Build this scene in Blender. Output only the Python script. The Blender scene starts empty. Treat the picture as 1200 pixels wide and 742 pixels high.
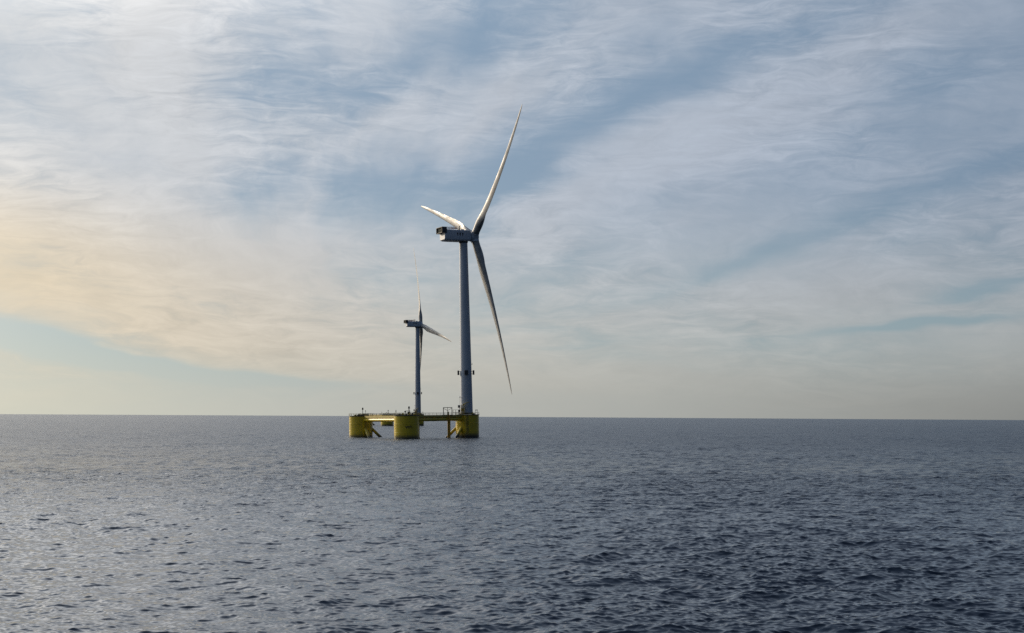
import bpy, bmesh, math, random
import numpy as np
from mathutils import Matrix, Vector, Euler

R_ = math.radians
scene = bpy.context.scene

# ------------------------------------------------------------------ camera
CAM_H = 11.6
cam = bpy.data.objects.new('camera', bpy.data.cameras.new('camera'))
scene.collection.objects.link(cam)
scene.camera = cam
cam.data.sensor_width = 36.0
cam.data.lens = 52.0
cam.data.clip_start = 0.5
cam.data.clip_end = 60000.0
cam.matrix_world = (Matrix.Translation((0, 0, CAM_H))
                    @ Matrix.Rotation(R_(90 + 3.775), 4, 'X')
                    @ Matrix.Rotation(R_(0.334), 4, 'Z'))

# ------------------------------------------------------------------ light / exposure
GLOW, SKY_FILL = 1.3, 4.2
SUN_AZ, SUN_EL = -46.0, 15.0          # degrees: azimuth from +Y towards +X
scene.view_settings.view_transform = 'Standard'
scene.view_settings.look = 'None'
scene.view_settings.exposure = 0.0
scene.view_settings.gamma = 1.0
sun_dir = Vector((math.sin(R_(SUN_AZ)) * math.cos(R_(SUN_EL)),
                  math.cos(R_(SUN_AZ)) * math.cos(R_(SUN_EL)), math.sin(R_(SUN_EL))))
sl = bpy.data.lights.new('sun', 'SUN')
sl.energy = 2.5
sl.angle = R_(1.5)
sl.color = (1.0, 0.83, 0.62)
sun = bpy.data.objects.new('sun', sl)
scene.collection.objects.link(sun)
sun.rotation_euler = sun_dir.to_track_quat('Z', 'Y').to_euler()


# ------------------------------------------------------------------ node helper
class NT:
    def __init__(self, tree):
        self.t = tree
        self.n = tree.nodes
        self.l = tree.links

    def add(self, typ, **kw):
        nd = self.n.new(typ)
        for k, v in kw.items():
            setattr(nd, k, v)
        return nd

    def put(self, sock, v):
        if isinstance(v, bpy.types.NodeSocket):
            self.l.new(v, sock)
        else:
            sock.default_value = v

    def m(self, op, a, b=None, c=None, clamp=False):
        nd = self.add('ShaderNodeMath', operation=op, use_clamp=clamp)
        self.put(nd.inputs[0], a)
        if b is not None:
            self.put(nd.inputs[1], b)
        if c is not None:
            self.put(nd.inputs[2], c)
        return nd.outputs[0]

    def v(self, op, a, b=None):
        nd = self.add('ShaderNodeVectorMath', operation=op)
        self.put(nd.inputs[0], a)
        if b is not None:
            self.put(nd.inputs[1], b)
        return nd.outputs['Value'] if op in ('DOT_PRODUCT', 'LENGTH') else nd.outputs[0]

    def xyz(self, x, y, z):
        nd = self.add('ShaderNodeCombineXYZ')
        self.put(nd.inputs[0], x)
        self.put(nd.inputs[1], y)
        self.put(nd.inputs[2], z)
        return nd.outputs[0]

    def noise(self, vec, scale, detail=4, rough=0.5, dist=0.0, color=False):
        nd = self.add('ShaderNodeTexNoise')
        self.put(nd.inputs['Vector'], vec)
        nd.inputs['Scale'].default_value = scale
        nd.inputs['Detail'].default_value = detail
        nd.inputs['Roughness'].default_value = rough
        nd.inputs['Distortion'].default_value = dist
        return nd.outputs['Color' if color else 'Fac']

    def mix(self, fac, a, b):
        nd = self.add('ShaderNodeMix', data_type='RGBA')
        self.put(nd.inputs[0], fac)
        self.put(nd.inputs[6], a)
        self.put(nd.inputs[7], b)
        return nd.outputs[2]

    def smooth(self, x, a, b):
        nd = self.add('ShaderNodeMapRange', interpolation_type='SMOOTHSTEP')
        self.put(nd.inputs[0], x)
        nd.inputs[1].default_value = a
        nd.inputs[2].default_value = b
        return nd.outputs[0]

    def gauss(self, vec, cx, cy, sx, sy, ang):
        """soft rotated ellipse around (cx, cy)"""
        nd = self.add('ShaderNodeMapping', vector_type='TEXTURE')
        self.put(nd.inputs['Vector'], vec)
        nd.inputs['Location'].default_value = (cx, cy, 0)
        nd.inputs['Rotation'].default_value = (0, 0, R_(ang))
        nd.inputs['Scale'].default_value = (sx, sy, 1)
        d = self.v('DOT_PRODUCT', nd.outputs[0], nd.outputs[0])
        return self.m('EXPONENT', self.m('MULTIPLY', d, -1.0))


# ------------------------------------------------------------------ world: Nishita sky behind thin high cloud
def srgb(r, g, b):
    f = lambda c: (c / 255 / 12.92) if c / 255 <= 0.04045 else ((c / 255 + 0.055) / 1.055) ** 2.4
    return (f(r), f(g), f(b), 1.0)


world = bpy.data.worlds.new('World')
scene.world = world
world.use_nodes = True
W = NT(world.node_tree)
W.n.clear()
tc = W.add('ShaderNodeTexCoord').outputs['Generated']
dirv = W.v('NORMALIZE', tc)
sp = W.add('ShaderNodeSeparateXYZ')
W.l.new(dirv, sp.inputs[0])
X, Y, Z = sp.outputs
az = W.m('MULTIPLY', W.m('ARCTAN2', X, Y), 57.29578)
el = W.m('MULTIPLY', W.m('ARCSINE', Z), 57.29578)

sky = W.add('ShaderNodeTexSky', sky_type='NISHITA')
sky.sun_disc = False
sky.sun_elevation = R_(SUN_EL)
sky.sun_rotation = R_(SUN_AZ)
sky.altitude = 10
sky.air_density = 1.0
sky.dust_density = 1.5
sky.ozone_density = 1.5
clear = W.v('SCALE', sky.outputs[0])
clear.node.inputs['Scale'].default_value = 0.085

# angular coordinates gently warped so that no patch has a clean edge
azel = W.xyz(az, el, 0.0)
wv = W.noise(W.xyz(W.m('MULTIPLY', az, 0.05), W.m('MULTIPLY', el, 0.16), 3.3), 1.0, 4, 0.6, color=True)
warp = W.v('MULTIPLY', W.v('SUBTRACT', wv, (0.5, 0.5, 0.5)), (7.5, 3.6, 0.0))
P = W.v('ADD', azel, warp)


def pa(x, y):          # direction (azimuth, elevation) of a place in the sky seen from the ship
    return (math.degrees(math.atan((x - 600) / 1733.0)), math.degrees(math.atan((371 - y) / 1733.0)) + 3.8 + (x - 600) * 0.000193)


K = 1 / 30.25          # degrees per unit used in the patch list
patches = [            # x, y, half-length, half-width, angle, weight (+ cloud, - clear)
    (565, 22, 85, 34, 14, -.40), (480, 80, 80, 24, 30, -.34), (310, 112, 75, 30, 8, -.40), (240, 105, 60, 20, 0, -.12),
    (340, 232, 95, 26, 8, -.36), (300, 265, 70, 16, -6, -.16),
    (950, 55, 110, 16, 16, -.24), (820, 92, 120, 20, 22, -.40), (680, 160, 130, 26, 36, -.46), (575, 232, 110, 30, 10, -.46), (450, 238, 80, 20, -4, -.26),
    (500, 318, 90, 15, 4, -.34), (620, 348, 110, 13, 0, -.28),
    (1130, 120, 110, 30, 20, -.30), (1190, 165, 60, 16, 12, -.18), (1170, 212, 110, 12, 14, -.42), (1010, 262, 150, 12, 18, -.26),
    (840, 318, 120, 8, 16, -.24), (1085, 382, 90, 4.5, 4, -.80), (1185, 343, 60, 5.5, 8, -.70),
    (760, 425, 60, 7, -4, -.2), (640, 378, 90, 8, 0, -.22), (700, 400, 70, 6, 3, -.2), (560, 285, 50, 12, 0, -.2),
    (50, 414, 150, 13, -8, -1.0), (210, 437, 150, 8, -6, -.9), (360, 449, 110, 7, -3, -.4), (130, 458, 300, 12, -2, -.3),
    (20, 95, 50, 30, 0, -.16), (120, 212, 70, 22, 0, -.14),
    (150, 60, 120, 60, -70, .20), (215, 170, 150, 34, -58, .34), (60, 290, 220, 70, 0, .30), (290, 330, 260, 50, -10, .25), (330, 405, 200, 20, -10, .35),
    (395, 45, 50, 30, 60, .26), (455, 130, 130, 22, 58, .30), (560, 130, 60, 30, 40, .14), (430, 300, 150, 20, 6, .14),
    (700, 235, 150, 34, 30, .30), (860, 160, 240, 44, 26, .28), (1010, 90, 120, 26, 24, .22),
    (820, 360, 320, 40, 4, .18), (1060, 320, 160, 28, 8, .22), (690, 40, 90, 22, 20, .20), (1000, 20, 150, 18, 10, .12),
    (820, 455, 420, 22, 0, .25),
]
dens = None
for (x, y, a, b, ang, w) in patches:
    cx, cy = pa(x, y)
    g = W.gauss(P, cx, cy, a * K * 1.12, b * K * 1.25, ang)
    dens = W.m('MULTIPLY_ADD', g, w, dens if dens is not None else 0.56)

# beyond the photographed part of the sky the cover wanders with broad noise
cloudp = W.v('SCALE', W.xyz(X, Y, 0.0))
W.put(cloudp.node.inputs['Scale'], W.m('DIVIDE', 1.0, W.m('ADD', W.m('MAXIMUM', Z, 0.0), 0.12)))
broad = W.m('SUBTRACT', W.noise(cloudp, 0.9, 4, 0.55, 0.6), 0.5)
dens = W.m('MULTIPLY_ADD', broad, 0.55, dens)
# fibres: level wisps, long rays fanning out from the lower left, a fine ripple and mottled cloud between
w2 = W.v('MULTIPLY', W.v('SUBTRACT', W.noise(W.v('MULTIPLY', azel, (0.35, 0.7, 1.0)), 1.0, 3, 0.55, color=True), (0.5, 0.5, 0.5)), (1.5, 0.30, 0.0))
P2 = W.v('ADD', P, w2)
s1 = W.noise(W.v('MULTIPLY', P2, (0.20, 1.0, 1.0)), 0.62, 7, 0.60, 0.25)
sp2 = W.add('ShaderNodeSeparateXYZ')
W.l.new(P2, sp2.inputs[0])
fx, fy = W.m('ADD', sp2.outputs[0], 5.2), W.m('ADD', sp2.outputs[1], -2.4)
frad = W.m('MAXIMUM', W.m('SQRT', W.m('ADD', W.m('MULTIPLY', fx, fx), W.m('MULTIPLY', fy, fy))), 0.05)
s2 = W.noise(W.xyz(W.m('MULTIPLY', W.m('DIVIDE', fx, frad), 3.0), W.m('MULTIPLY', W.m('DIVIDE', fy, frad), 3.0), W.m('MULTIPLY', frad, 0.075)), 1.0, 6, 0.56, 0.2)
fanw = W.smooth(frad, 1.0, 7.0)
s3 = W.noise(W.v('MULTIPLY', P2, (0.34, 1.75, 1.0)), 1.35, 6, 0.68, 0.5)
s4 = W.noise(W.v('MULTIPLY', P2, (0.55, 0.85, 1.0)), 0.55, 7, 0.66, 0.4)
wisp = W.smooth(W.noise(W.v('MULTIPLY', azel, (0.12, 0.22, 1.0)), 1.0, 2, 0.5), 0.35, 0.62)      # where the wisps are crisp
c5 = lambda q: W.m('SUBTRACT', q, 0.5)
fib = W.m('ADD', W.m('ADD', W.m('MULTIPLY', c5(s1), 0.42), W.m('MULTIPLY', c5(s4), 0.36)),
          W.m('ADD', W.m('MULTIPLY', c5(s2), W.m('MULTIPLY', fanw, 1.15)),
              W.m('MULTIPLY', c5(s3), W.m('MULTIPLY_ADD', wisp, 0.95, 0.25))))
fade_low = W.smooth(el, 0.0, 3.6)                  # fibres melt together towards the horizon
fib = W.m('MULTIPLY', fib, W.m('MULTIPLY_ADD', fade_low, 0.8, 0.2))
dens = W.smooth(W.m('ADD', dens, fib), -0.10, 0.98)

# light of the cloud: bright and warm round the sun, cool grey away from it
veil = Vector((math.sin(R_(-52)) * math.cos(R_(15)), math.cos(R_(-52)) * math.cos(R_(15)), math.sin(R_(15))))
sund = W.v('DOT_PRODUCT', dirv, tuple(veil))      # middle of the bright veil round the sun
near = W.smooth(sund, 0.45, 1.02)
side = W.smooth(sund, -0.75, 1.12)
cloud = W.mix(side, srgb(66, 82, 104), srgb(192, 202, 216))
cloud = W.mix(W.m('MULTIPLY', near, 0.42), cloud, srgb(236, 228, 212))
lowc = W.m('MULTIPLY', W.m('SUBTRACT', 1.0, W.smooth(el, 0.0, 9.5)), 0.9)
warmc = W.mix(side, srgb(78, 84, 92), srgb(202, 202, 192))
warmc = W.mix(W.m('MULTIPLY', near, 0.95), warmc, srgb(222, 200, 166))
cloud = W.mix(lowc, cloud, warmc)
peach = W.m('MULTIPLY', W.gauss(azel, -21.0, 5.5, 9.5, 2.7, -8), 0.75)
cloud = W.mix(peach, cloud, srgb(222, 205, 174))
# a thin bright rim on the denser fibres
cl_tex = W.m('ADD', W.m('MULTIPLY_ADD', W.m('SUBTRACT', s3, 0.5), W.m('MULTIPLY_ADD', wisp, 0.42, 0.10), 1.0), W.m('MULTIPLY', W.m('SUBTRACT', s4, 0.5), 0.30))
cloud = W.v('SCALE', cloud)
W.put(cloud.node.inputs['Scale'], cl_tex)

blue = W.mix(side, srgb(52, 76, 108), srgb(143, 167, 191))
blue = W.mix(W.m('MULTIPLY', W.m('SUBTRACT', 1.0, W.smooth(el, 0.5, 10.0)), 0.9), blue,
             W.mix(side, srgb(80, 98, 114), srgb(172, 194, 198)))
clearsky = W.mix(0.86, clear, blue)
out = W.mix(dens, clearsky, cloud)
# horizon haze band: pale green-cream towards the sun, grey on the far side
hz = W.m('MULTIPLY', W.m('SUBTRACT', 1.0, W.smooth(el, -0.2, 3.0)), 0.85)
hzc = W.mix(W.smooth(sund, -0.1, 0.86), srgb(70, 72, 78), srgb(190, 191, 184))
hzc = W.mix(W.smooth(sund, 0.62, 0.92), hzc, srgb(208, 209, 192))
out = W.mix(hz, out, hzc)
# glow of the veiled sun through the cloud, and a darker, bluer sky overhead and away from it
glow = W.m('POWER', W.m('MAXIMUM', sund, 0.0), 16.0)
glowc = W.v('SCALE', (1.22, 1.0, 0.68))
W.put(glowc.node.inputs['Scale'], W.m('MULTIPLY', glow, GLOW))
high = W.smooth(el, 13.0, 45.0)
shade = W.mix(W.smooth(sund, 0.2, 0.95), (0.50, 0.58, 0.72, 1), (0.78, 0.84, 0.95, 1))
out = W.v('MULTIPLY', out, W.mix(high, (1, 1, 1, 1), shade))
fillg = W.m('MULTIPLY_ADD', W.m('MULTIPLY', W.m('MULTIPLY', W.smooth(el, 13.0, 26.0), W.m('SUBTRACT', 1.0, W.smooth(el, 20.0, 70.0))), W.smooth(sund, 0.58, 0.93)), 1.0, 0.0)  # added brightness in the unseen sunward sky above the view, lightens the left sea
out = W.v('ADD', out, W.v('MULTIPLY', out, W.v('MULTIPLY', W.xyz(fillg, fillg, fillg), (SKY_FILL * 1.12, SKY_FILL, SKY_FILL * 0.86))))
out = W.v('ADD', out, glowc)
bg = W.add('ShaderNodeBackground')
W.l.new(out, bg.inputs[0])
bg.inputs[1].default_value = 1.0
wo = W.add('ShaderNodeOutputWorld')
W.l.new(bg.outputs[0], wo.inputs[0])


# ------------------------------------------------------------------ materials
def mat(name, base, rough=0.5, metal=0.0, spec=0.5, noise_amt=0.12, noise_scale=0.6, streak=0.0, streak_col=(0.1, 0.07, 0.03, 1)):
    m = bpy.data.materials.new(name)
    m.use_nodes = True
    N = NT(m.node_tree)
    b = N.n['Principled BSDF']
    co = N.add('ShaderNodeTexCoord').outputs['Object']
    n1 = N.noise(co, noise_scale, 5, 0.6)
    dark = tuple(c * (1 - noise_amt) for c in base[:3]) + (1,)
    lite = tuple(min(1, c * (1 + noise_amt)) for c in base[:3]) + (1,)
    col = N.mix(N.smooth(n1, 0.3, 0.7), dark, lite)
    if streak > 0:
        st = N.noise(N.v('MULTIPLY', co, (2.2, 2.2, 0.12)), 1.0, 5, 0.65)
        col = N.mix(N.m('MULTIPLY', N.smooth(st, 0.55, 0.75), streak), col, streak_col)
    N.l.new(col, b.inputs['Base Color'])
    N.l.new(N.m('MULTIPLY_ADD', n1, 0.2, rough - 0.1), b.inputs['Roughness'])
    b.inputs['Metallic'].default_value = metal
    b.inputs['Specular IOR Level'].default_value = spec
    return m


M_yellow = mat('yellow_paint', (0.66, 0.47, 0.018, 1), 0.42, noise_amt=0.14, noise_scale=0.35, streak=0.35, streak_col=(0.22, 0.13, 0.03, 1))
M_yellowd = mat('weathered_yellow_paint', (0.44, 0.33, 0.05, 1), 0.6, noise_amt=0.2, noise_scale=0.8, streak=0.4)
M_orange = mat('orange_yellow_paint', (0.62, 0.34, 0.03, 1), 0.5, streak=0.3)
M_tower = mat('light_grey_paint', (0.43, 0.465, 0.51, 1), 0.55, noise_amt=0.05, noise_scale=0.12, streak=0.12, streak_col=(0.36, 0.37, 0.38, 1))
M_nacelle = mat('grey_gelcoat', (0.48, 0.51, 0.55, 1), 0.45, noise_amt=0.05, noise_scale=0.3, streak=0.15, streak_col=(0.33, 0.33, 0.33, 1))
M_dark = mat('dark_steel', (0.035, 0.038, 0.045, 1), 0.55, noise_amt=0.2)
M_grey = mat('galvanised_steel', (0.22, 0.23, 0.24, 1), 0.5, metal=0.3, noise_amt=0.2)
M_deck = mat('dark_deck_coating', (0.10, 0.10, 0.07, 1), 0.8, noise_amt=0.25)
M_red = mat('red_paint', (0.45, 0.05, 0.05, 1), 0.5)
M_white = mat('white_paint', (0.78, 0.78, 0.76, 1), 0.45, noise_amt=0.05)
M_mark = mat('black_lettering', (0.02, 0.02, 0.022, 1), 0.6)
M_fouling = mat('dark_fouling', (0.045, 0.045, 0.022, 1), 0.75, noise_amt=0.4, noise_scale=1.6)

# blades: pale gelcoat with tone mottled in soft random patches along the skin
M_blade = bpy.data.materials.new('blade_gelcoat')
M_blade.use_nodes = True
N = NT(M_blade.node_tree)
b = N.n['Principled BSDF']
co = N.add('ShaderNodeTexCoord').outputs['Object']
n1 = N.noise(N.v('MULTIPLY', co, (0.5, 0.5, 0.33)), 1.0, 4, 0.55)
n2 = N.noise(N.v('MULTIPLY', co, (0.7, 0.7, 0.16)), 1.0, 2, 0.5)
col = N.mix(N.smooth(n1, 0.35, 0.65), (0.22, 0.22, 0.21, 1), (0.37, 0.365, 0.345, 1))
N.l.new(col, b.inputs['Base Color'])
N.l.new(N.m('MULTIPLY_ADD', N.smooth(n2, 0.35, 0.65), 0.16, 0.42), b.inputs['Roughness'])

# column: yellow with marine growth below the splash line
M_column = bpy.data.materials.new('column_paint')
M_column.use_nodes = True
N = NT(M_column.node_tree)
b = N.n['Principled BSDF']
co = N.add('ShaderNodeTexCoord').outputs['Object']
sz = N.add('ShaderNodeSeparateXYZ')
N.l.new(co, sz.inputs[0])
n1 = N.noise(co, 0.35, 5, 0.6)
st = N.noise(N.v('MULTIPLY', co, (1.6, 1.6, 0.09)), 1.0, 5, 0.65)
col = N.mix(N.smooth(n1, 0.3, 0.7), (0.58, 0.41, 0.012, 1), (0.70, 0.50, 0.016, 1))
col = N.mix(N.m('MULTIPLY', N.smooth(st, 0.5, 0.72), 0.38), col, (0.22, 0.15, 0.035, 1))
hgt = N.m('ADD', sz.outputs[2], N.m('MULTIPLY', N.m('SUBTRACT', N.noise(co, 0.8, 4, 0.6), 0.5), 1.6))
col = N.mix(N.m('SUBTRACT', 1.0, N.smooth(hgt, 0.7, 2.4)), col, (0.16, 0.125, 0.03, 1))
col = N.mix(N.m('SUBTRACT', 1.0, N.smooth(hgt, 0.25, 0.85)), col, (0.030, 0.030, 0.020, 1))
N.l.new(col, b.inputs['Base Color'])
N.l.new(N.m('MULTIPLY_ADD', n1, 0.14, 0.14), b.inputs['Roughness'])


# ------------------------------------------------------------------ mesh helpers
class MB:
    def __init__(self):
        self.bm = bmesh.new()

    def box(self, c, s, rot=None, bevel=0.0):
        r = bmesh.ops.create_cube(self.bm, size=1.0)
        vs = r['verts']
        mtx = Matrix.Translation(c) @ (rot.to_4x4() if rot is not None else Matrix.Identity(4)) @ Matrix.Diagonal((*s, 1))
        bmesh.ops.transform(self.bm, matrix=mtx, verts=vs)
        if bevel > 0:
            es = {e for v in vs for e in v.link_edges}
            bmesh.ops.bevel(self.bm, geom=list(es), offset=bevel, segments=3, affect='EDGES', profile=0.6)
        return self

    def tube(self, a, b, r, r2=None, seg=12, caps=True):
        a, b = Vector(a), Vector(b)
        d = b - a
        q = d.to_track_quat('Z', 'Y').to_matrix().to_4x4()
        bmesh.ops.create_cone(self.bm, cap_ends=caps, segments=seg, radius1=r, radius2=r if r2 is None else r2,
                              depth=d.length, matrix=Matrix.Translation((a + b) / 2) @ q)
        return self

    def lathe(self, prof, seg=48, c=(0, 0, 0), rot=None):
        rings = []
        for (r, z) in prof:
            ring = []
            for i in range(seg):
                t = 2 * math.pi * i / seg
                p = Vector((r * math.cos(t), r * math.sin(t), z))
                if rot is not None:
                    p = rot @ p
                ring.append(self.bm.verts.new(p + Vector(c)))
            rings.append(ring)
        for k in range(len(rings) - 1):
            for i in range(seg):
                j = (i + 1) % seg
                self.bm.faces.new((rings[k][i], rings[k][j], rings[k + 1][j], rings[k + 1][i]))
        self.bm.faces.new(list(reversed(rings[0])))
        self.bm.faces.new(rings[-1])
        return self

    def build(self, name, material, parent=None, smooth=True):
        bmesh.ops.recalc_face_normals(self.bm, faces=self.bm.faces)
        me = bpy.data.meshes.new(name)
        self.bm.to_mesh(me)
        self.bm.free()
        if smooth:
            me.shade_smooth()
            me.set_sharp_from_angle(angle=R_(35))
        me.materials.append(material)
        o = bpy.data.objects.new(name, me)
        scene.collection.objects.link(o)
        if parent is not None:
            o.parent = parent
        return o


def empty(name, loc, rot=(0, 0, 0)):
    o = bpy.data.objects.new(name, None)
    scene.collection.objects.link(o)
    o.location = loc
    o.rotation_euler = rot
    return o


def copy_tree(o, parent=None):
    c = o.copy()
    scene.collection.objects.link(c)
    c.parent = parent
    for ch in list(o.children):
        copy_tree(ch, c)
    return c


# ------------------------------------------------------------------ the sea
def build_sea():
    rng = np.random.default_rng(11)
    RE = 6.371e6
    rs = [0.0, 8.0, 14.0, 20.0]
    while rs[-1] < 70:
        rs.append(rs[-1] + 0.5)
    while rs[-1] < 300:
        rs.append(rs[-1] + max(0.115, rs[-1] * 0.0013))
    while rs[-1] < 2000:
        rs.append(rs[-1] * 1.0032)
    while rs[-1] < 24000:
        rs.append(rs[-1] * 1.010)
    r = np.array(rs, dtype=np.float32)
    dense = np.arange(-27.0, 27.001, 0.045)
    coarse = np.arange(27.0, 333.0, 3.0)[1:]
    azs = np.radians(np.concatenate([dense, coarse])).astype(np.float32)
    nd = len(dense)
    nr, na = len(r), len(azs)
    Rg, Ag = np.meshgrid(r, azs, indexing='ij')
    Xg = (Rg * np.sin(Ag)).astype(np.float64)
    Yg = (Rg * np.cos(Ag)).astype(np.float64)
    fadea = np.zeros(na)
    fadea[:nd] = np.clip((27.0 - np.abs(dense)) / 1.0, 0, 1)
    dr = np.gradient(r)
    dx = r * np.radians(0.045)
    space = np.maximum(dr * 0.5, dx)          # rows are seen edge on, so their pitch matters less
    Xd, Yd = Xg[:, :nd], Yg[:, :nd]
    H = np.zeros((nr, nd), np.float32)
    DX = np.zeros((nr, nd), np.float32)
    DY = np.zeros((nr, nd), np.float32)
    nw = 420
    lam = 0.22 * (24.0 / 0.22) ** ((np.arange(nw) + rng.random(nw)) / nw)
    wind = R_(232)                            # travelling to the left and towards the ship
    # share of mean square slope per octave of wavelength
    for L in lam:
        k = 2 * math.pi / L
        w = math.exp(-((math.log(L / 0.55)) / 0.75) ** 2) + 0.26 * math.exp(-((math.log(L / 3.6)) / 0.55) ** 2) + 0.02
        s = SLOPE * math.sqrt(w * 2.0 / nw)
        a = s / k
        spread = 0.50 if L < 2.5 else 0.95
        th = wind + rng.normal() * spread + R_(30)
        kx, ky = k * math.cos(th), k * math.sin(th)
        ph = rng.random() * 2 * math.pi
        ok = np.where(space < L * 0.36)[0]
        if len(ok) == 0:
            continue
        n = ok[-1] + 1
        fw = np.clip((L * 0.36 - space[:n]) / (L * 0.12), 0, 1)[:, None].astype(np.float32)
        ph2 = ((kx * Xd[:n] + ky * Yd[:n] + ph) % (2 * math.pi)).astype(np.float32)
        sn, cs = np.sin(ph2), np.cos(ph2)
        H[:n] += a * fw * sn
        DX[:n] += (a * kx / k * 1.0) * fw * cs
        DY[:n] += (a * ky / k * 1.0) * fw * cs
    # gusts: broad patches of rougher and smoother water
    g = np.ones((nr, nd), np.float32)
    for i in range(14):
        L = 40 * 12 ** rng.random()
        th = rng.random() * 6.283
        g += 0.055 * np.sin((Xd * math.cos(th) + Yd * math.sin(th)) * 6.283 / L + rng.random() * 6.283).astype(np.float32)
    fa = (fadea[:nd][None, :]).astype(np.float32) * g
    Zg = -(Rg.astype(np.float64) ** 2) / (2 * RE)
    Zg[:, :nd] += H * fa
    Xg[:, :nd] += DX * fa
    Yg[:, :nd] += DY * fa
    co = np.stack([Xg, Yg, Zg], -1).reshape(-1, 3)
    i = np.arange(nr - 1)[:, None]
    j = np.arange(na)[None, :]
    jn = (j + 1) % na
    f = np.stack([i * na + j + 0 * i, (i + 1) * na + j, (i + 1) * na + jn, i * na + jn], -1).reshape(-1, 4)
    me = bpy.data.meshes.new('sea')
    nv, nf = len(co), len(f)
    me.vertices.add(nv)
    me.vertices.foreach_set('co', co.astype(np.float32).ravel())
    me.loops.add(nf * 4)
    me.loops.foreach_set('vertex_index', f.ravel().astype(np.int32))
    me.polygons.add(nf)
    me.polygons.foreach_set('loop_start', np.arange(0, nf * 4, 4, dtype=np.int32))
    me.polygons.foreach_set('use_smooth', np.ones(nf, dtype=bool))
    me.update(calc_edges=True)
    o = bpy.data.objects.new('sea', me)
    scene.collection.objects.link(o)
    o['kind'] = 'structure'

    m = bpy.data.materials.new('sea_water')
    m.use_nodes = True
    N = NT(m.node_tree)
    b = N.n['Principled BSDF']
    b.inputs['Base Color'].default_value = (0.006, 0.014, 0.028, 1)
    b.inputs['IOR'].default_value = 1.333
    pos = N.add('ShaderNodeNewGeometry').outputs['Position']
    p1 = N.v('MULTIPLY', pos, (1.0, 1.25, 0.0))
    w1 = N.noise(p1, 2.2, 2, 0.5, 0.3)
    w2 = N.noise(N.v('MULTIPLY', pos, (0.75, 1.0, 0.0)), 0.7, 3, 0.6, 0.4)
    w3 = N.noise(N.v('MULTIPLY', pos, (0.8, 0.9, 0.0)), 0.05, 3, 0.5)
    dist = N.v('LENGTH', pos)
    far = N.smooth(dist, 90.0, 380.0)
    patch = N.smooth(w3, 0.3, 0.7)
    N.l.new(N.m('MULTIPLY_ADD', N.smooth(dist, 60.0, 700.0), 0.22, 0.06), b.inputs['Roughness'])
    bp2 = N.add('ShaderNodeBump')
    N.l.new(w2, bp2.inputs['Height'])
    N.l.new(N.m('MULTIPLY', far, N.m('MULTIPLY_ADD', patch, 0.3, 0.65)), bp2.inputs['Strength'])
    bp2.inputs['Distance'].default_value = BUMP2
    bp1 = N.add('ShaderNodeBump')
    N.l.new(w1, bp1.inputs['Height'])
    N.l.new(N.m('MULTIPLY_ADD', patch, 0.3, 0.7), bp1.inputs['Strength'])
    bp1.inputs['Distance'].default_value = BUMP1
    N.l.new(bp2.outputs[0], bp1.inputs['Normal'])
    N.l.new(bp1.outputs[0], b.inputs['Normal'])
    me.materials.append(m)
    return o


SLOPE, BUMP1, BUMP2 = 0.44, 0.012, 1.30
build_sea()

# ------------------------------------------------------------------ floating platform (local frame: origin at the water line, middle of the triangle)
SPAN = 52.3
COLS = [Vector((SPAN / 2, 15.1, 0)), Vector((-SPAN / 2, 15.1, 0)), Vector((-0.55, -30.2, 0))]   # tower column, left column, front column
CR, CTOP = 5.75, 10.6


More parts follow.
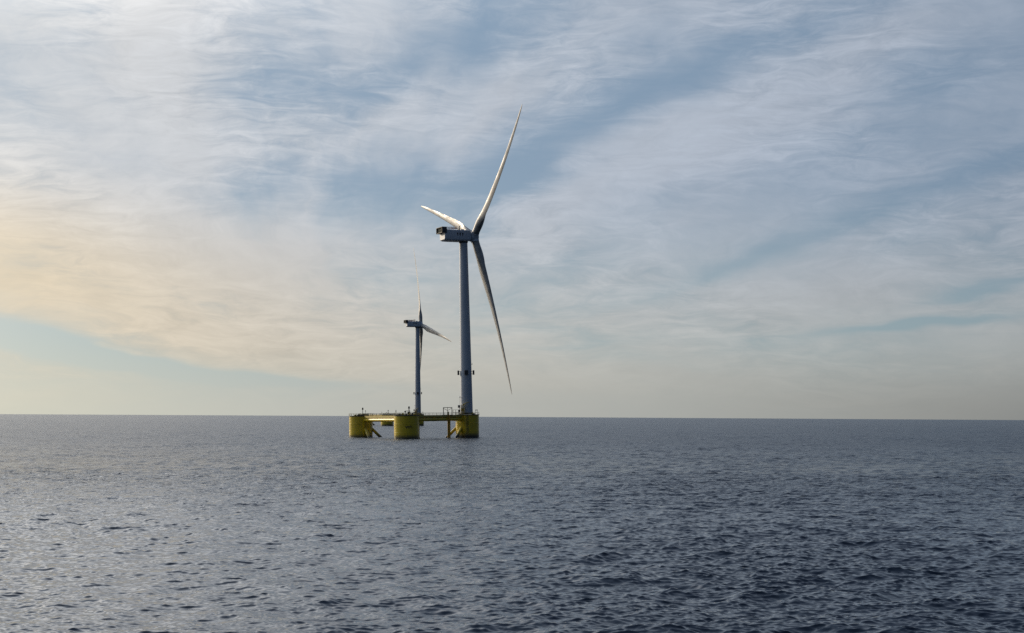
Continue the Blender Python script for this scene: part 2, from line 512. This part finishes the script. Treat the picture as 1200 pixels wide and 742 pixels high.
def platform(loc, heel):
    root = empty('floating_platform', loc, (0, R_(heel), 0))
    cols = []
    for n, c in enumerate(COLS):
        mb = MB().lathe([(CR, -6), (CR, 2.6), (CR + 0.05, 2.65), (CR + 0.05, 2.85), (CR, 2.9), (CR, 6.6), (CR + 0.05, 6.65), (CR + 0.05, 6.85), (CR, 6.9), (CR, CTOP)], 72)
        col = mb.build('column', M_column, root)
        col.location = c
        cols.append(col)
        MB().lathe([(CR + 0.25, 0), (CR + 0.25, 0.32)], 72, c=(0, 0, CTOP - 0.02)).build('deck_plate', M_deck, col)
        # rail round the column top
        rb = MB()
        rr = CR + 0.1
        for k in range(24):
            t = 2 * math.pi * k / 24
            t2 = 2 * math.pi * (k + 1) / 24
            p = Vector((rr * math.cos(t), rr * math.sin(t), CTOP + 0.3))
            q = Vector((rr * math.cos(t2), rr * math.sin(t2), CTOP + 0.3))
            rb.tube(p, p + Vector((0, 0, 1.1)), 0.045, seg=6)
            rb.tube(p + Vector((0, 0, 1.1)), q + Vector((0, 0, 1.1)), 0.035, seg=6)
            rb.tube(p + Vector((0, 0, 0.55)), q + Vector((0, 0, 0.55)), 0.028, seg=6)
        rb.build('railing', M_yellowd, col)
        # ladder with its hoops on the outside of the column
        # vertical fender pipes and ladder down the face
        ang = {0: R_(-88), 1: R_(-62), 2: R_(20)}[n]
        lb = MB()
        d = Vector((math.cos(ang), math.sin(ang), 0))
        s = Vector((-d.y, d.x, 0))
        for sg in (-0.32, 0.32):
            lb.tube(d * (CR + 0.35) + s * sg + Vector((0, 0, -1)), d * (CR + 0.35) + s * sg + Vector((0, 0, CTOP + 1.2)), 0.07, seg=8)
        for k in range(34):
            z = -0.8 + k * 0.36
            lb.tube(d * (CR + 0.35) + s * -0.32 + Vector((0, 0, z)), d * (CR + 0.35) + s * 0.32 + Vector((0, 0, z)), 0.03, seg=6)
        for z in (0.8, 4.0, 7.2, 10.0):
            for sg in (-0.32, 0.32):
                lb.tube(d * (CR - 0.1) + s * sg + Vector((0, 0, z)), d * (CR + 0.35) + s * sg + Vector((0, 0, z)), 0.05, seg=6)
        lb.build('ladder', M_deck if n == 0 else M_yellowd, col)
        # small machinery on the deck
        random.seed(40 + n)
        spots = {0: [(-3.6, 2.2), (3.2, 2.6), (2.6, -3.6)], 1: [(-1.2, -2.4), (-0.2, -3.2), (1.0, -2.4), (2.3, -3.0), (3.4, -1.2), (-2.8, 1.0)],
                 2: [(-3.0, -2.2), (-1.4, -3.2), (0.2, -2.6), (1.6, -3.4), (4.0, -1.6), (2.6, 2.0), (-2.0, 3.0)]}[n]
        for (x, y) in spots:
            w, dd, h = random.uniform(0.6, 1.3), random.uniform(0.5, 1.2), random.uniform(0.45, 1.0)
            eb = MB().box((x, y, CTOP + 0.3 + h / 2), (w, dd, h), bevel=0.05)
            eb.tube((x + w * 0.2, y, CTOP + 0.3 + h - 0.05), (x + w * 0.2, y, CTOP + 0.3 + h + 0.28), 0.14, seg=10)
            eb.build('deck_machinery', random.choice([M_dark, M_deck, M_yellowd]), col, smooth=False)

    # main beams with walkways, submerged braces
    for (i, j) in ((0, 1), (1, 2), (2, 0)):
        a, c = COLS[i], COLS[j]
        d = (c - a).normalized()
        s = Vector((-d.y, d.x, 0))
        A, B = a + d * (CR - 0.25), c - d * (CR - 0.25)
        zb = 8.75
        beam = MB().tube(A + Vector((0, 0, zb)), B + Vector((0, 0, zb)), 0.88, seg=32)
        for q in (0.0, 1.0):
            e = A.lerp(B, q)
            inw = d if q == 0 else -d
            beam.tube(e + inw * 0.2 + Vector((0, 0, zb)), e + inw * 1.6 + Vector((0, 0, zb)), 1.12, 0.885, seg=32)
        beam.build('main_beam', M_yellow, root)
        # walkway on saddles above the beam
        wk = MB()
        L = (B - A).length - 0.6
        mid = (A + B) / 2
        rotm = Matrix((d, s, Vector((0, 0, 1)))).transposed()
        wk.box(mid + Vector((0, 0, CTOP + 0.10)), (L, 1.9, 0.12), rotm)
        for sg in (-1, 1):
            wk.box(mid + s * sg * 0.86 + Vector((0, 0, CTOP - 0.45)), (L, 0.12, 0.98), rotm)
        n = int(L // 3)
        for k in range(n + 1):
            p = A + d * (0.3 + L * k / n)
            wk.box(p + Vector((0, 0, 9.95)), (0.16, 1.1, 1.05), rotm)
            wk.box(p + Vector((0, 0, CTOP - 0.2)), (0.1, 1.66, 0.3), rotm)
        wk.build('walkway', M_yellowd, root, smooth=False)
        rb = MB()
        for sg in (-0.9, 0.9):
            n = int(L // 1.8)
            for k in range(n + 1):
                p = A + d * (0.3 + L * k / n) + s * sg + Vector((0, 0, CTOP + 0.16))
                rb.tube(p, p + Vector((0, 0, 1.1)), 0.04, seg=6)
            for h, rad in ((1.1, 0.04), (0.55, 0.03)):
                rb.tube(A + d * 0.3 + s * sg + Vector((0, 0, CTOP + 0.16 + h)), A + d * (0.3 + L) + s * sg + Vector((0, 0, CTOP + 0.16 + h)), rad, seg=6)
        rb.build('railing', M_grey, root)
        # braces slant down from each column under the water
        for (o, dd) in ((a, d), (c, -d)):
            p0 = o + dd * (CR - 0.6) + Vector((0, 0, 4.7))
            p1 = o + dd * (CR + 9.4) + Vector((0, 0, -5.3))
            MB().tube(p0, p1, 0.72, seg=24).build('brace', M_column, root)

    # navigation masts
    def mast(x, y, h, r, top, par_name='mast'):
        mb = MB().tube((x, y, CTOP + 0.25), (x, y, CTOP + 0.3 + h), r, r * 0.8, seg=10)
        mb.tube((x, y, CTOP + 0.28), (x, y, CTOP + 0.5), r * 2.2, seg=12)
        o = mb.build('mast', M_grey, root)
        if top > 0:
            t = MB().lathe([(top * 0.55, 0), (top * 0.6, 0.15), (top * 0.4, 0.2), (top * 0.5, 0.3), (top * 0.5, 0.85), (top * 0.2, 1.05)], 16,
                           c=(x, y, CTOP + 0.28 + h))
            t.build('lantern', M_dark, o)
        return o
    Lc, Fc, Tc = COLS[1], COLS[2], COLS[0]
    mast(Lc.x + 1.1, Lc.y - 2.0, 2.9, 0.17, 0.75)
    mast(Lc.x - 4.7, Lc.y - 1.0, 1.3, 0.05, 0.0)
    m_ = mast(Fc.x + 1.25, Fc.y - 0.8, 3.0, 0.26, 0.8)
    MB().box((Fc.x + 1.25, Fc.y - 0.8, CTOP + 1.35), (1.1, 0.8, 0.9), bevel=0.05).build('battery_box', M_dark, m_)
    m_ = mast(Fc.x - 0.4, Fc.y - 2.4, 1.7, 0.07, 0.0)
    MB().box((Fc.x - 0.4, Fc.y - 2.4, CTOP + 1.95), (0.75, 0.1, 0.55)).build('solar_panel', M_dark, m_, smooth=False)
    mast(Fc.x - 4.7, Fc.y - 1.6, 1.4, 0.10, 0.35)
    # beacon stand on the outer edge of the tower column
    bs = MB()
    bx, by, bz = Tc.x + 4.6, Tc.y - 2.2, CTOP + 0.28
    for sx in (-0.5, 0.5):
        for sy in (-0.5, 0.5):
            bs.tube((bx + sx, by + sy, bz), (bx + sx, by + sy, bz + 2.0), 0.06, seg=6)
    for h in (1.0, 2.0):
        for a0, a1 in (((-.5, -.5), (.5, -.5)), ((.5, -.5), (.5, .5)), ((.5, .5), (-.5, .5)), ((-.5, .5), (-.5, -.5))):
            bs.tube((bx + a0[0], by + a0[1], bz + h), (bx + a1[0], by + a1[1], bz + h), 0.06, seg=6)
    bo = bs.build('beacon_stand', M_grey, root)
    MB().box((bx, by, bz + 2.15), (1.25, 0.9, 0.26), bevel=0.04).build('beacon', M_dark, bo)

    # landing station on the beam between front column and tower column: frame, boat landing pipes
    a, c = COLS[2], COLS[0]
    d = (c - a).normalized()
    s = Vector((-d.y, d.x, 0))
    P0 = a.lerp(c, 0.665)
    fr = MB()
    zt = CTOP + 0.16
    hw, hd, hh = 2.05, 1.2, 3.45
    cs = [(-hw, -hd), (hw, -hd), (hw, hd), (-hw, hd)]
    for (x, y) in cs:
        fr.box((P0.x + x, P0.y + y, zt + hh / 2), (0.22, 0.22, hh))
    for k in range(4):
        (x0, y0), (x1, y1) = cs[k], cs[(k + 1) % 4]
        fr.box((P0.x + (x0 + x1) / 2, P0.y + (y0 + y1) / 2, zt + hh + 0.12), (abs(x1 - x0) + 0.22 if x1 != x0 else 0.24, abs(y1 - y0) - 0.22 if y1 != y0 else 0.24, 0.26))
    for y in (-hd,):
        fr.box((P0.x, P0.y + y, zt + hh / 2), (0.2, 0.2, hh))
        fr.tube((P0.x, P0.y + y - 0.02, zt + hh * 0.62), (P0.x - hw, P0.y + y - 0.02, zt + hh * 0.93), 0.09, seg=8)
        fr.tube((P0.x, P0.y + y - 0.02, zt + hh * 0.62), (P0.x + hw, P0.y + y - 0.02, zt + hh * 0.93), 0.09, seg=8)
    fr.box((P0.x, P0.y, zt + 0.02), (5.2, 3.4, 0.16))
    fo = fr.build('landing_frame', M_deck, root, smooth=False)
    MB().box((P0.x + 0.2, P0.y - 0.3, zt + 0.85), (0.8, 0.8, 1.5), bevel=0.06).build('winch', M_yellowd, fo)
    bl = MB()
    for x in (0.2, 1.05):
        bl.tube((P0.x + x, P0.y - 1.5, -3), (P0.x + x, P0.y - 1.5, CTOP + 0.1), 0.30, seg=16)
    bl.box((P0.x + 0.625, P0.y - 1.3, 3.7), (0.7, 0.12, 13.0))
    for k in range(28):
        z = -0.3 + k * 0.36
        bl.tube((P0.x + 0.4, P0.y - 1.42, z), (P0.x + 0.9, P0.y - 1.42, z), 0.035, seg=6)
    for z in (8.75,):
        for x in (0.2, 1.05):
            bl.tube((P0.x + x, P0.y - 1.5, z), (P0.x + x, P0.y - 0.4, z), 0.2, seg=10)
    bl.build('boat_landing', M_orange, root)
    # access gate with tall posts nearer the tower
    ag = MB()
    P1 = a.lerp(c, 0.80)
    for x in (-1.3, 0.0, 1.4):
        for y in (-0.75, 0.75):
            ag.tube((P1.x + x, P1.y + y, zt), (P1.x + x, P1.y + y, zt + 2.5), 0.075, seg=8)
    for y in (-0.75, 0.75):
        for h in (1.2, 2.45):
            ag.tube((P1.x - 1.3, P1.y + y, zt + h), (P1.x + 1.4, P1.y + y, zt + h), 0.06, seg=8)
    for x in (-1.3, 1.4):
        ag.tube((P1.x + x, P1.y - 0.75, zt + 2.45), (P1.x + x, P1.y + 0.75, zt + 2.45), 0.06, seg=8)
    ag.build('access_gate', M_grey, root)
    # painted mark on the front column
    tcu = bpy.data.curves.new('column_mark', 'FONT')
    tcu.body = 'WF1'
    tcu.size = 1.75
    tcu.align_x = 'CENTER'
    tcu.offset = 0.04
    to = bpy.data.objects.new('column_mark', tcu)
    scene.collection.objects.link(to)
    bpy.context.view_layer.update()
    me = bpy.data.meshes.new_from_object(to)
    bpy.data.objects.remove(to)
    bm = bmesh.new()
    bm.from_mesh(me)
    bmesh.ops.subdivide_edges(bm, edges=[e for e in bm.edges if e.calc_length() > 0.5], cuts=3)
    phi0 = R_(-90 + 16)
    for v in bm.verts:
        th = phi0 + v.co.x / CR
        v.co = Vector(((CR + 0.025) * math.cos(th), (CR + 0.025) * math.sin(th), 4.8 + v.co.y))
    bm.to_mesh(me)
    bm.free()
    me.materials.clear()
    me.materials.append(M_mark)
    mo = bpy.data.objects.new('column_mark', me)
    scene.collection.objects.link(mo)
    mo.parent = cols[2]
    # draught scale of thin dark bars on the tower column
    return root


# platform location: tower column stands where the photograph shows it
def place(tower_col_xy, heel, drop):
    return Vector((tower_col_xy[0] - SPAN / 2, tower_col_xy[1] - 15.1, drop))


HEEL = -1.0
pl = platform(place((-21.54, 729.0), HEEL, -0.04), HEEL)
pl['label'] = 'nearer yellow three column floating platform carrying the large wind turbine'
pl['category'] = 'floating platform'
pl['group'] = 'floating wind turbine platforms'
pl2 = copy_tree(pl)
pl2.location = place((-91.2, 1450.0), -0.6, -0.17)
pl2.rotation_euler = (0, R_(-0.6), 0)
pl2['label'] = 'distant yellow floating platform seen half hidden behind the nearer platform'


# ------------------------------------------------------------------ wind turbine
def airfoil(n=20):
    xs = [0.5 * (1 - math.cos(math.pi * i / n)) for i in range(n + 1)]
    t = [5 * (0.2969 * math.sqrt(x) - 0.126 * x - 0.3516 * x * x + 0.2843 * x ** 3 - 0.1036 * x ** 4) for x in xs]
    pts = [(x, y) for x, y in zip(xs, t)] + [(x, -y) for x, y in list(zip(xs, t))[-2:0:-1]]
    return pts


AF = airfoil()


def blade_mesh():
    R0, R1 = 1.7, 81.5
    chordk = [(1.7, 3.7), (5, 3.7), (9, 4.2), (14, 4.9), (19, 5.2), (26, 4.8), (36, 3.9), (50, 2.9), (64, 2.05), (74, 1.45), (79, 0.95), (81, 0.5), (81.5, 0.15)]
    thickk = [(1.7, 1.0), (5, 0.99), (9, 0.78), (14, 0.52), (19, 0.38), (26, 0.31), (40, 0.25), (60, 0.20), (81.5, 0.17)]
    twistk = [(1.7, 17), (9, 17), (19, 13), (30, 8.5), (45, 4.5), (60, 1.5), (81.5, -1)]
    ip = lambda tab, r: float(np.interp(r, [a for a, _ in tab], [b_ for _, b_ in tab]))
    mb = MB()
    rings = []
    span = [1.7, 3, 5] + list(np.arange(6.5, 79, 1.6)) + [79.3, 80.3, 81.0, 81.35, 81.5]
    for r in span:
        c, th, tw = ip(chordk, r), ip(thickk, r), R_(ip(twistk, r))
        bl = min(1, max(0, (r - 4.5) / 12.0))
        bl = bl * bl * (3 - 2 * bl)
        xp = 0.5 * (1 - bl) + 0.34 * bl
        pre = 9.0 * (r - R0) / (R1 - R0) - 4.8 * ((r - R0) / (R1 - R0)) ** 2
        ring = []
        m = len(AF)
        for k, (x, y) in enumerate(AF):
            camber = 0.10 * bl * x * (1 - x)
            # airfoil point: along chord from leading edge, thickness across
            ax, ay = (xp - x) * c, (y * th / 1.0 * c) - camber * c
            # circle of the root
            ang = math.pi - math.pi * 2 * (0.5 - 0) * 0
            cxp = 0.5 * (1 + math.cos(math.pi - math.acos(max(-1, min(1, 1 - 2 * x))) + math.pi))
            cyp = math.sqrt(max(0, 0.25 - (x - 0.5) ** 2)) * (1 if y >= 0 and k <= m // 2 else -1)
            qx, qy = (0.5 - x) * c, cyp * c
            yy = qy * (1 - bl) + ay * bl
            xx = qx * (1 - bl) + ax * bl
            # local: +Y towards leading edge, +X upwind (pressure side)
            px = yy * math.cos(tw) + xx * math.sin(tw) + pre
            py = -yy * math.sin(tw) + xx * math.cos(tw)
            ring.append(mb.bm.verts.new((px, py, r)))
        rings.append(ring)
    m = len(AF)
    for a in range(len(rings) - 1):
        for k in range(m):
            j = (k + 1) % m
            mb.bm.faces.new((rings[a][k], rings[a][j], rings[a + 1][j], rings[a + 1][k]))
    mb.bm.faces.new(list(reversed(rings[0])))
    mb.bm.faces.new(rings[-1])
    return mb


def turbine():
    root = empty('wind_turbine', (0, 0, 0))
    TH = 85.2
    rb, rt = 3.05, 2.0
    prof = []
    n = 30
    for k in range(n + 1):
        z = TH * k / n
        rad = rb + (rt - rb) * (k / n) ** 1.05
        prof.append((rad, z))
    # flanges between the tower sections
    fl = []
    for (r, z) in prof:
        fl.append((r, z))
        if any(abs(z - f) < TH / n / 2 for f in (21.3, 45.4, 68.2)):
            fl += [(r + 0.0, z + 0.05), (r + 0.035, z + 0.07), (r + 0.035, z + 0.25), (r, z + 0.27)]
    tw = MB().lathe(fl, 64).build('tower', M_tower, root)
    MB().lathe([(rb + 0.28, 0.0), (rb + 0.28, 0.55), (rb + 0.05, 0.75)], 64).build('base_flange', M_dark, tw)
    # four identification boxes on brackets round the tower
    zz = 20.5
    rr = rb + (rt - rb) * (zz / TH)
    for k in range(4):
        a = R_(-90 + 90 * k + 4)
        d = Vector((math.cos(a), math.sin(a), 0))
        s = Vector((-d.y, d.x, 0))
        rotm = Matrix((d, s, Vector((0, 0, 1)))).transposed()
        pb = MB().box(d * (rr + 0.95) + Vector((0, 0, zz)), (0.85, 1.9, 2.2), rotm, bevel=0.12)
        po = pb.build('marking_box', M_dark, tw)
        for h in (-0.6, 0.6):
            MB().box(d * (rr + 0.25) + Vector((0, 0, zz + h)), (0.62, 1.0, 0.14), rotm).build('bracket', M_grey, po)
    MB().tube((rr - 0.2, -0.3, 24.4), (rr + 0.35, -0.3, 24.4), 0.05, seg=6).tube((rr + 0.35, -0.3, 24.2), (rr + 0.35, -0.3, 25.2), 0.09, seg=8).build('antenna', M_grey, tw)
    # stair, door and service stand at the foot
    pb = MB()
    for x in (-2.6, -1.2):
        for y in (-4.4, -3.2):
            pb.box((x, y, 2.25), (0.18, 0.18, 4.5))
    for z in (1.6, 3.0, 4.4):
        pb.box((-1.9, -3.8, z), (1.7, 1.5, 0.14))
    for z in (2.1, 2.6, 3.5, 4.0):
        pb.box((-1.9, -4.4, z), (1.4, 0.07, 0.07))
    for k in range(8):
        pb.box((-1.9, -4.1, 0.2 + k * 0.2), (1.1, 0.28, 0.06))
    pb.box((-1.9, -3.75, 2.3), (1.1, 0.9, 1.2))
    pb.build('service_stand', M_yellowd, root, smooth=False)
    cr = MB().tube((-1.5, -4.0, 4.4), (-1.5, -4.0, 5.0), 0.28, seg=12)
    cr.tube((-1.5, -4.0, 4.9), (0.9, -4.2, 5.9), 0.2, 0.14, seg=10)
    cr.tube((0.9, -4.2, 5.9), (1.9, -4.2, 5.95), 0.13, 0.08, seg=8)
    cr.tube((-1.5, -4.0, 4.9), (-0.2, -4.1, 4.4), 0.08, seg=6)
    cr.build('davit_crane', M_yellowd, root)
    wb = MB().box((-3.55, -2.2, 1.75), (1.1, 1.0, 1.2), bevel=0.08).box((-3.55, -2.2, 0.55), (0.35, 0.6, 1.15))
    wb.build('switch_cabinet', M_dark, root)
    wb = MB().box((-3.6, -2.0, 3.95), (1.2, 0.9, 1.3), bevel=0.08).tube((-3.5, -2.0, 2.3), (-3.5, -2.0, 3.4), 0.12, seg=8)
    wb.build('cooling_unit', M_grey, root)
    lp = MB().tube((-3.15, -1.4, 0.0), (-3.15, -1.4, 8.3), 0.06, seg=8)
    lpo = lp.build('lamp_post', M_grey, root)
    MB().lathe([(0.14, 0), (0.3, 0.15), (0.3, 0.5), (0.12, 0.7)], 16, c=(-3.15, -1.4, 8.25)).build('lamp_head', M_white, lpo)

    # nacelle: local X = towards the rotor, origin on the tower axis at the yaw ring
    nac = empty('nacelle', (0, 0, 0))
    NW, N0, N1, NZ0, NZ1 = 7.6, -11.2, 2.7, 0.4, 5.75
    bm = MB()
    # shaped body: section slightly smaller at the rear, belly rising to the tail
    st = [(-11.2, 0.86, 1.0, 5.55), (-10.9, 0.93, 0.72, 5.72), (-10.2, 0.97, 0.5, 5.78), (-8, 1.0, 0.40, 5.78), (0.5, 1.0, 0.36, 5.78), (2.2, 0.97, 0.5, 5.7), (2.7, 0.90, 0.75, 5.45)]
    rings = []
    for (x, ws, z0, z1) in st:
        w = NW / 2 * ws
        ch, cr_ = 0.45, 0.9
        pts = []
        for (cxs, czs, rad, a0) in ((w - ch, z1 - ch, ch, 0), (-(w - ch), z1 - ch, ch, 90), (-(w - cr_), z0 + cr_, cr_, 180), (w - cr_, z0 + cr_, cr_, 270)):
            for k in range(7):
                t = R_(a0 + 90 * k / 6)
                pts.append((cxs + rad * math.cos(t), czs + rad * math.sin(t)))
        rings.append([bm.bm.verts.new((x, p[0], p[1])) for p in pts])
    m = len(rings[0])
    for a in range(len(rings) - 1):
        for k in range(m):
            j = (k + 1) % m
            bm.bm.faces.new((rings[a][k], rings[a][j], rings[a + 1][j], rings[a + 1][k]))
    bm.bm.faces.new(list(reversed(rings[0])))
    bm.bm.faces.new(rings[-1])
    nm = bm.build('nacelle', M_nacelle, root)
    bpy.data.objects.remove(nac)
    MB().lathe([(2.05, -0.35), (2.25, 0.0), (2.25, 0.45)], 48).build('yaw_ring', M_dark, nm)
    # panel seams of the cover
    for x in (-7.6, -3.6, 0.2):
        for sg in (-1, 1):
            MB().box((x, sg * (NW / 2 + 0.005), 3.1), (0.07, 0.04, 3.9)).build('cover_seam', M_grey, nm, smooth=False)
    # tilted cooler frame standing over the tail
    cf = MB()
    tilt = Matrix.Rotation(R_(0), 3, 'Y')
    for sg in (-1, 1):
        cf.box((-11.6, sg * 3.75, 5.6), (2.6, 0.22, 2.9), bevel=0.05)
    cf.box((-11.6, 0, 7.0), (2.6, 7.3, 0.2))
    cf.box((-11.6, 0, 4.35), (2.3, 7.28, 0.2))
    cfo = cf.build('cooler_frame', M_dark, nm)
    rd = MB().box((-12.1, 0, 5.68), (0.35, 7.1, 2.3))
    for k in range(8):
        rd.box((-12.33, -3.1 + k * 0.885, 5.68), (0.12, 0.12, 2.4))
    rd.build('radiator', M_deck, cfo, smooth=False)
    # hoist deck rail, red and white, and roof gear
    rl = MB()
    y0, y1, x0, x1 = -3.3, 3.3, -10.0, -3.4
    for (ax, ay, bx_, by_) in ((x0, y0, x1, y0), (x1, y0, x1, y1), (x1, y1, x0, y1)):
        for h in (0.5, 1.0, 1.5):
            rl.tube((ax, ay, 5.78 + h), (bx_, by_, 5.78 + h), 0.06, seg=6)
        n = 6
        for k in range(n + 1):
            p = Vector((ax, ay, 5.7)).lerp(Vector((bx_, by_, 5.7)), k / n)
            rl.tube(p, p + Vector((0, 0, 1.62)), 0.05, seg=6)
    rl.build('hoist_rail', M_white, nm)
    for yy in (-3.42, 3.42):
        MB().box((-6.2, yy, 6.55), (3.2, 0.07, 0.6)).build('rail_panel', M_red, nm, smooth=False)
        MB().box((-8.9, yy, 6.5), (1.9, 0.07, 0.6)).build('rail_panel', M_white, nm, smooth=False)
    MB().box((-3.2, -2.2, 6.75), (0.55, 1.4, 2.1), bevel=0.05).build('roof_hatch', M_dark, nm)
    MB().box((-1.2, -1.6, 6.05), (1.6, 1.2, 0.6), bevel=0.06).build('roof_box', M_white, nm)
    MB().box((1.2, -1.2, 6.0), (0.9, 1.2, 0.7), bevel=0.06).build('roof_box', M_white, nm)
    MB().tube((-3.8, 1.2, 5.7), (-3.8, 1.2, 8.2), 0.05, seg=6).box((-3.8, 1.2, 8.2), (0.1, 0.9, 0.08)).tube((-3.8, 1.6, 8.2), (-3.8, 1.6, 8.6), 0.09, seg=8).build('wind_sensor', M_grey, nm)
    # three dark wedge shaped marks painted on both sides
    for sg in (-1, 1):
        for k in range(3):
            wm = MB()
            x = -4.55 + k * 1.35
            yy = sg * (NW / 2 + 0.02)
            pts = [(x - 0.42, 4.35), (x + 0.36, 4.35), (x + 0.30, 3.4), (x + 0.12, 2.75), (x - 0.10, 2.75), (x - 0.22, 3.4)]
            wm.bm.faces.new([wm.bm.verts.new((px, yy, pz)) for (px, pz) in pts])
            wm.build('side_mark', M_mark, nm, smooth=False)
    # hub and spinner, axis = local Z of the hub mesh, nose forward
    hp = [(1.9, -2.6), (2.35, -2.45), (2.55, -2.0), (2.65, -1.2), (2.65, 0.6), (2.55, 1.2), (2.2, 1.6), (1.5, 1.85), (0.7, 1.95), (0.05, 1.97)]
    hub = MB().lathe(hp, 48)
    for k in range(3):
        t = R_(90 + 120 * k)
        hub.tube((1.4 * math.cos(t), 1.4 * math.sin(t), 0), (2.9 * math.cos(t), 2.9 * math.sin(t), 0), 2.02, seg=40)
    ho = hub.build('hub', M_nacelle, root)
    bm_ = blade_mesh()
    b0 = bm_.build('blade', M_blade, root)
    for k in range(2):
        b1 = b0.copy()
        scene.collection.objects.link(b1)
        b1.parent = root
    return root


def pose(root, base, lean, psi, tau, theta, hub_w, cone=0.0):
    """set the turbine on its column, turn its nacelle and rotor"""
    rot = Matrix.Rotation(R_(lean), 3, 'Y')
    root.matrix_world = Matrix.Translation(base) @ rot.to_4x4()
    inv = (Matrix.Translation(base) @ rot.to_4x4()).inverted()
    ps, ta = R_(psi), R_(tau)
    A = Vector((math.cos(ps) * math.cos(ta), math.sin(ps) * math.cos(ta), math.sin(ta)))
    U = Vector((-math.cos(ps) * math.sin(ta), -math.sin(ps) * math.sin(ta), math.cos(ta)))
    H = A.cross(U)
    hub_w = Vector(hub_w)
    kids = {}
    for ch in root.children:
        kids.setdefault(ch.name.split('.')[0], []).append(ch)
    nm = kids['nacelle'][0]
    nm.matrix_basis = Matrix.Translation((0, 0, 85.0)) @ Matrix.Rotation(ps, 4, 'Z')
    ho = kids['hub'][0]
    fr = Matrix((H, U, A)).transposed()
    c_, s_ = math.cos(R_(theta)), math.sin(R_(theta))
    fr = fr @ Matrix.Rotation(-R_(theta), 3, 'Z')
    # hub mesh socket 0 points along its local +Y = up, turned to the first blade
    ho.matrix_basis = inv @ Matrix.Translation(hub_w) @ fr.to_4x4()
    for k, bl in enumerate(kids['blade']):
        t = R_(theta + 120 * k)
        D = math.cos(t) * U + math.sin(t) * H
        Xa = A.copy()
        Ya = D.cross(Xa)
        mm = Matrix((Xa, Ya, D)).transposed()
        mm = mm @ Matrix.Rotation(R_(cone), 3, 'Y')
        bl.matrix_basis = inv @ Matrix.Translation(hub_w) @ mm.to_4x4()


bpy.context.view_layer.update()
t1 = turbine()
t2 = copy_tree(t1)
pose(t1, Vector((-22.0, 729.0, 11.35)), -1.55, 24.6, 6.5, 47.6, (-19.02, 731.0, 99.58))
pose(t2, Vector((-91.5, 1450.0, 11.0)), -0.9, 18.4, 6.9, -15.25, (-89.5, 1452.2, 98.6), 1.6)
t1['label'] = 'large nearer pale grey wind turbine with one blade pointing up to the right'
t2['label'] = 'smaller distant wind turbine with one blade standing nearly straight up'
for t in (t1, t2):
    t['category'] = 'wind turbine'
    t['group'] = 'floating wind turbines at sea'
bpy.context.view_layer.update()

scene.cycles.use_denoising = False
scene.cycles.caustics_reflective = False
scene.cycles.blur_glossy = 0.6
scene.cycles.max_bounces = 4
scene.cycles.sample_clamp_indirect = 1.2
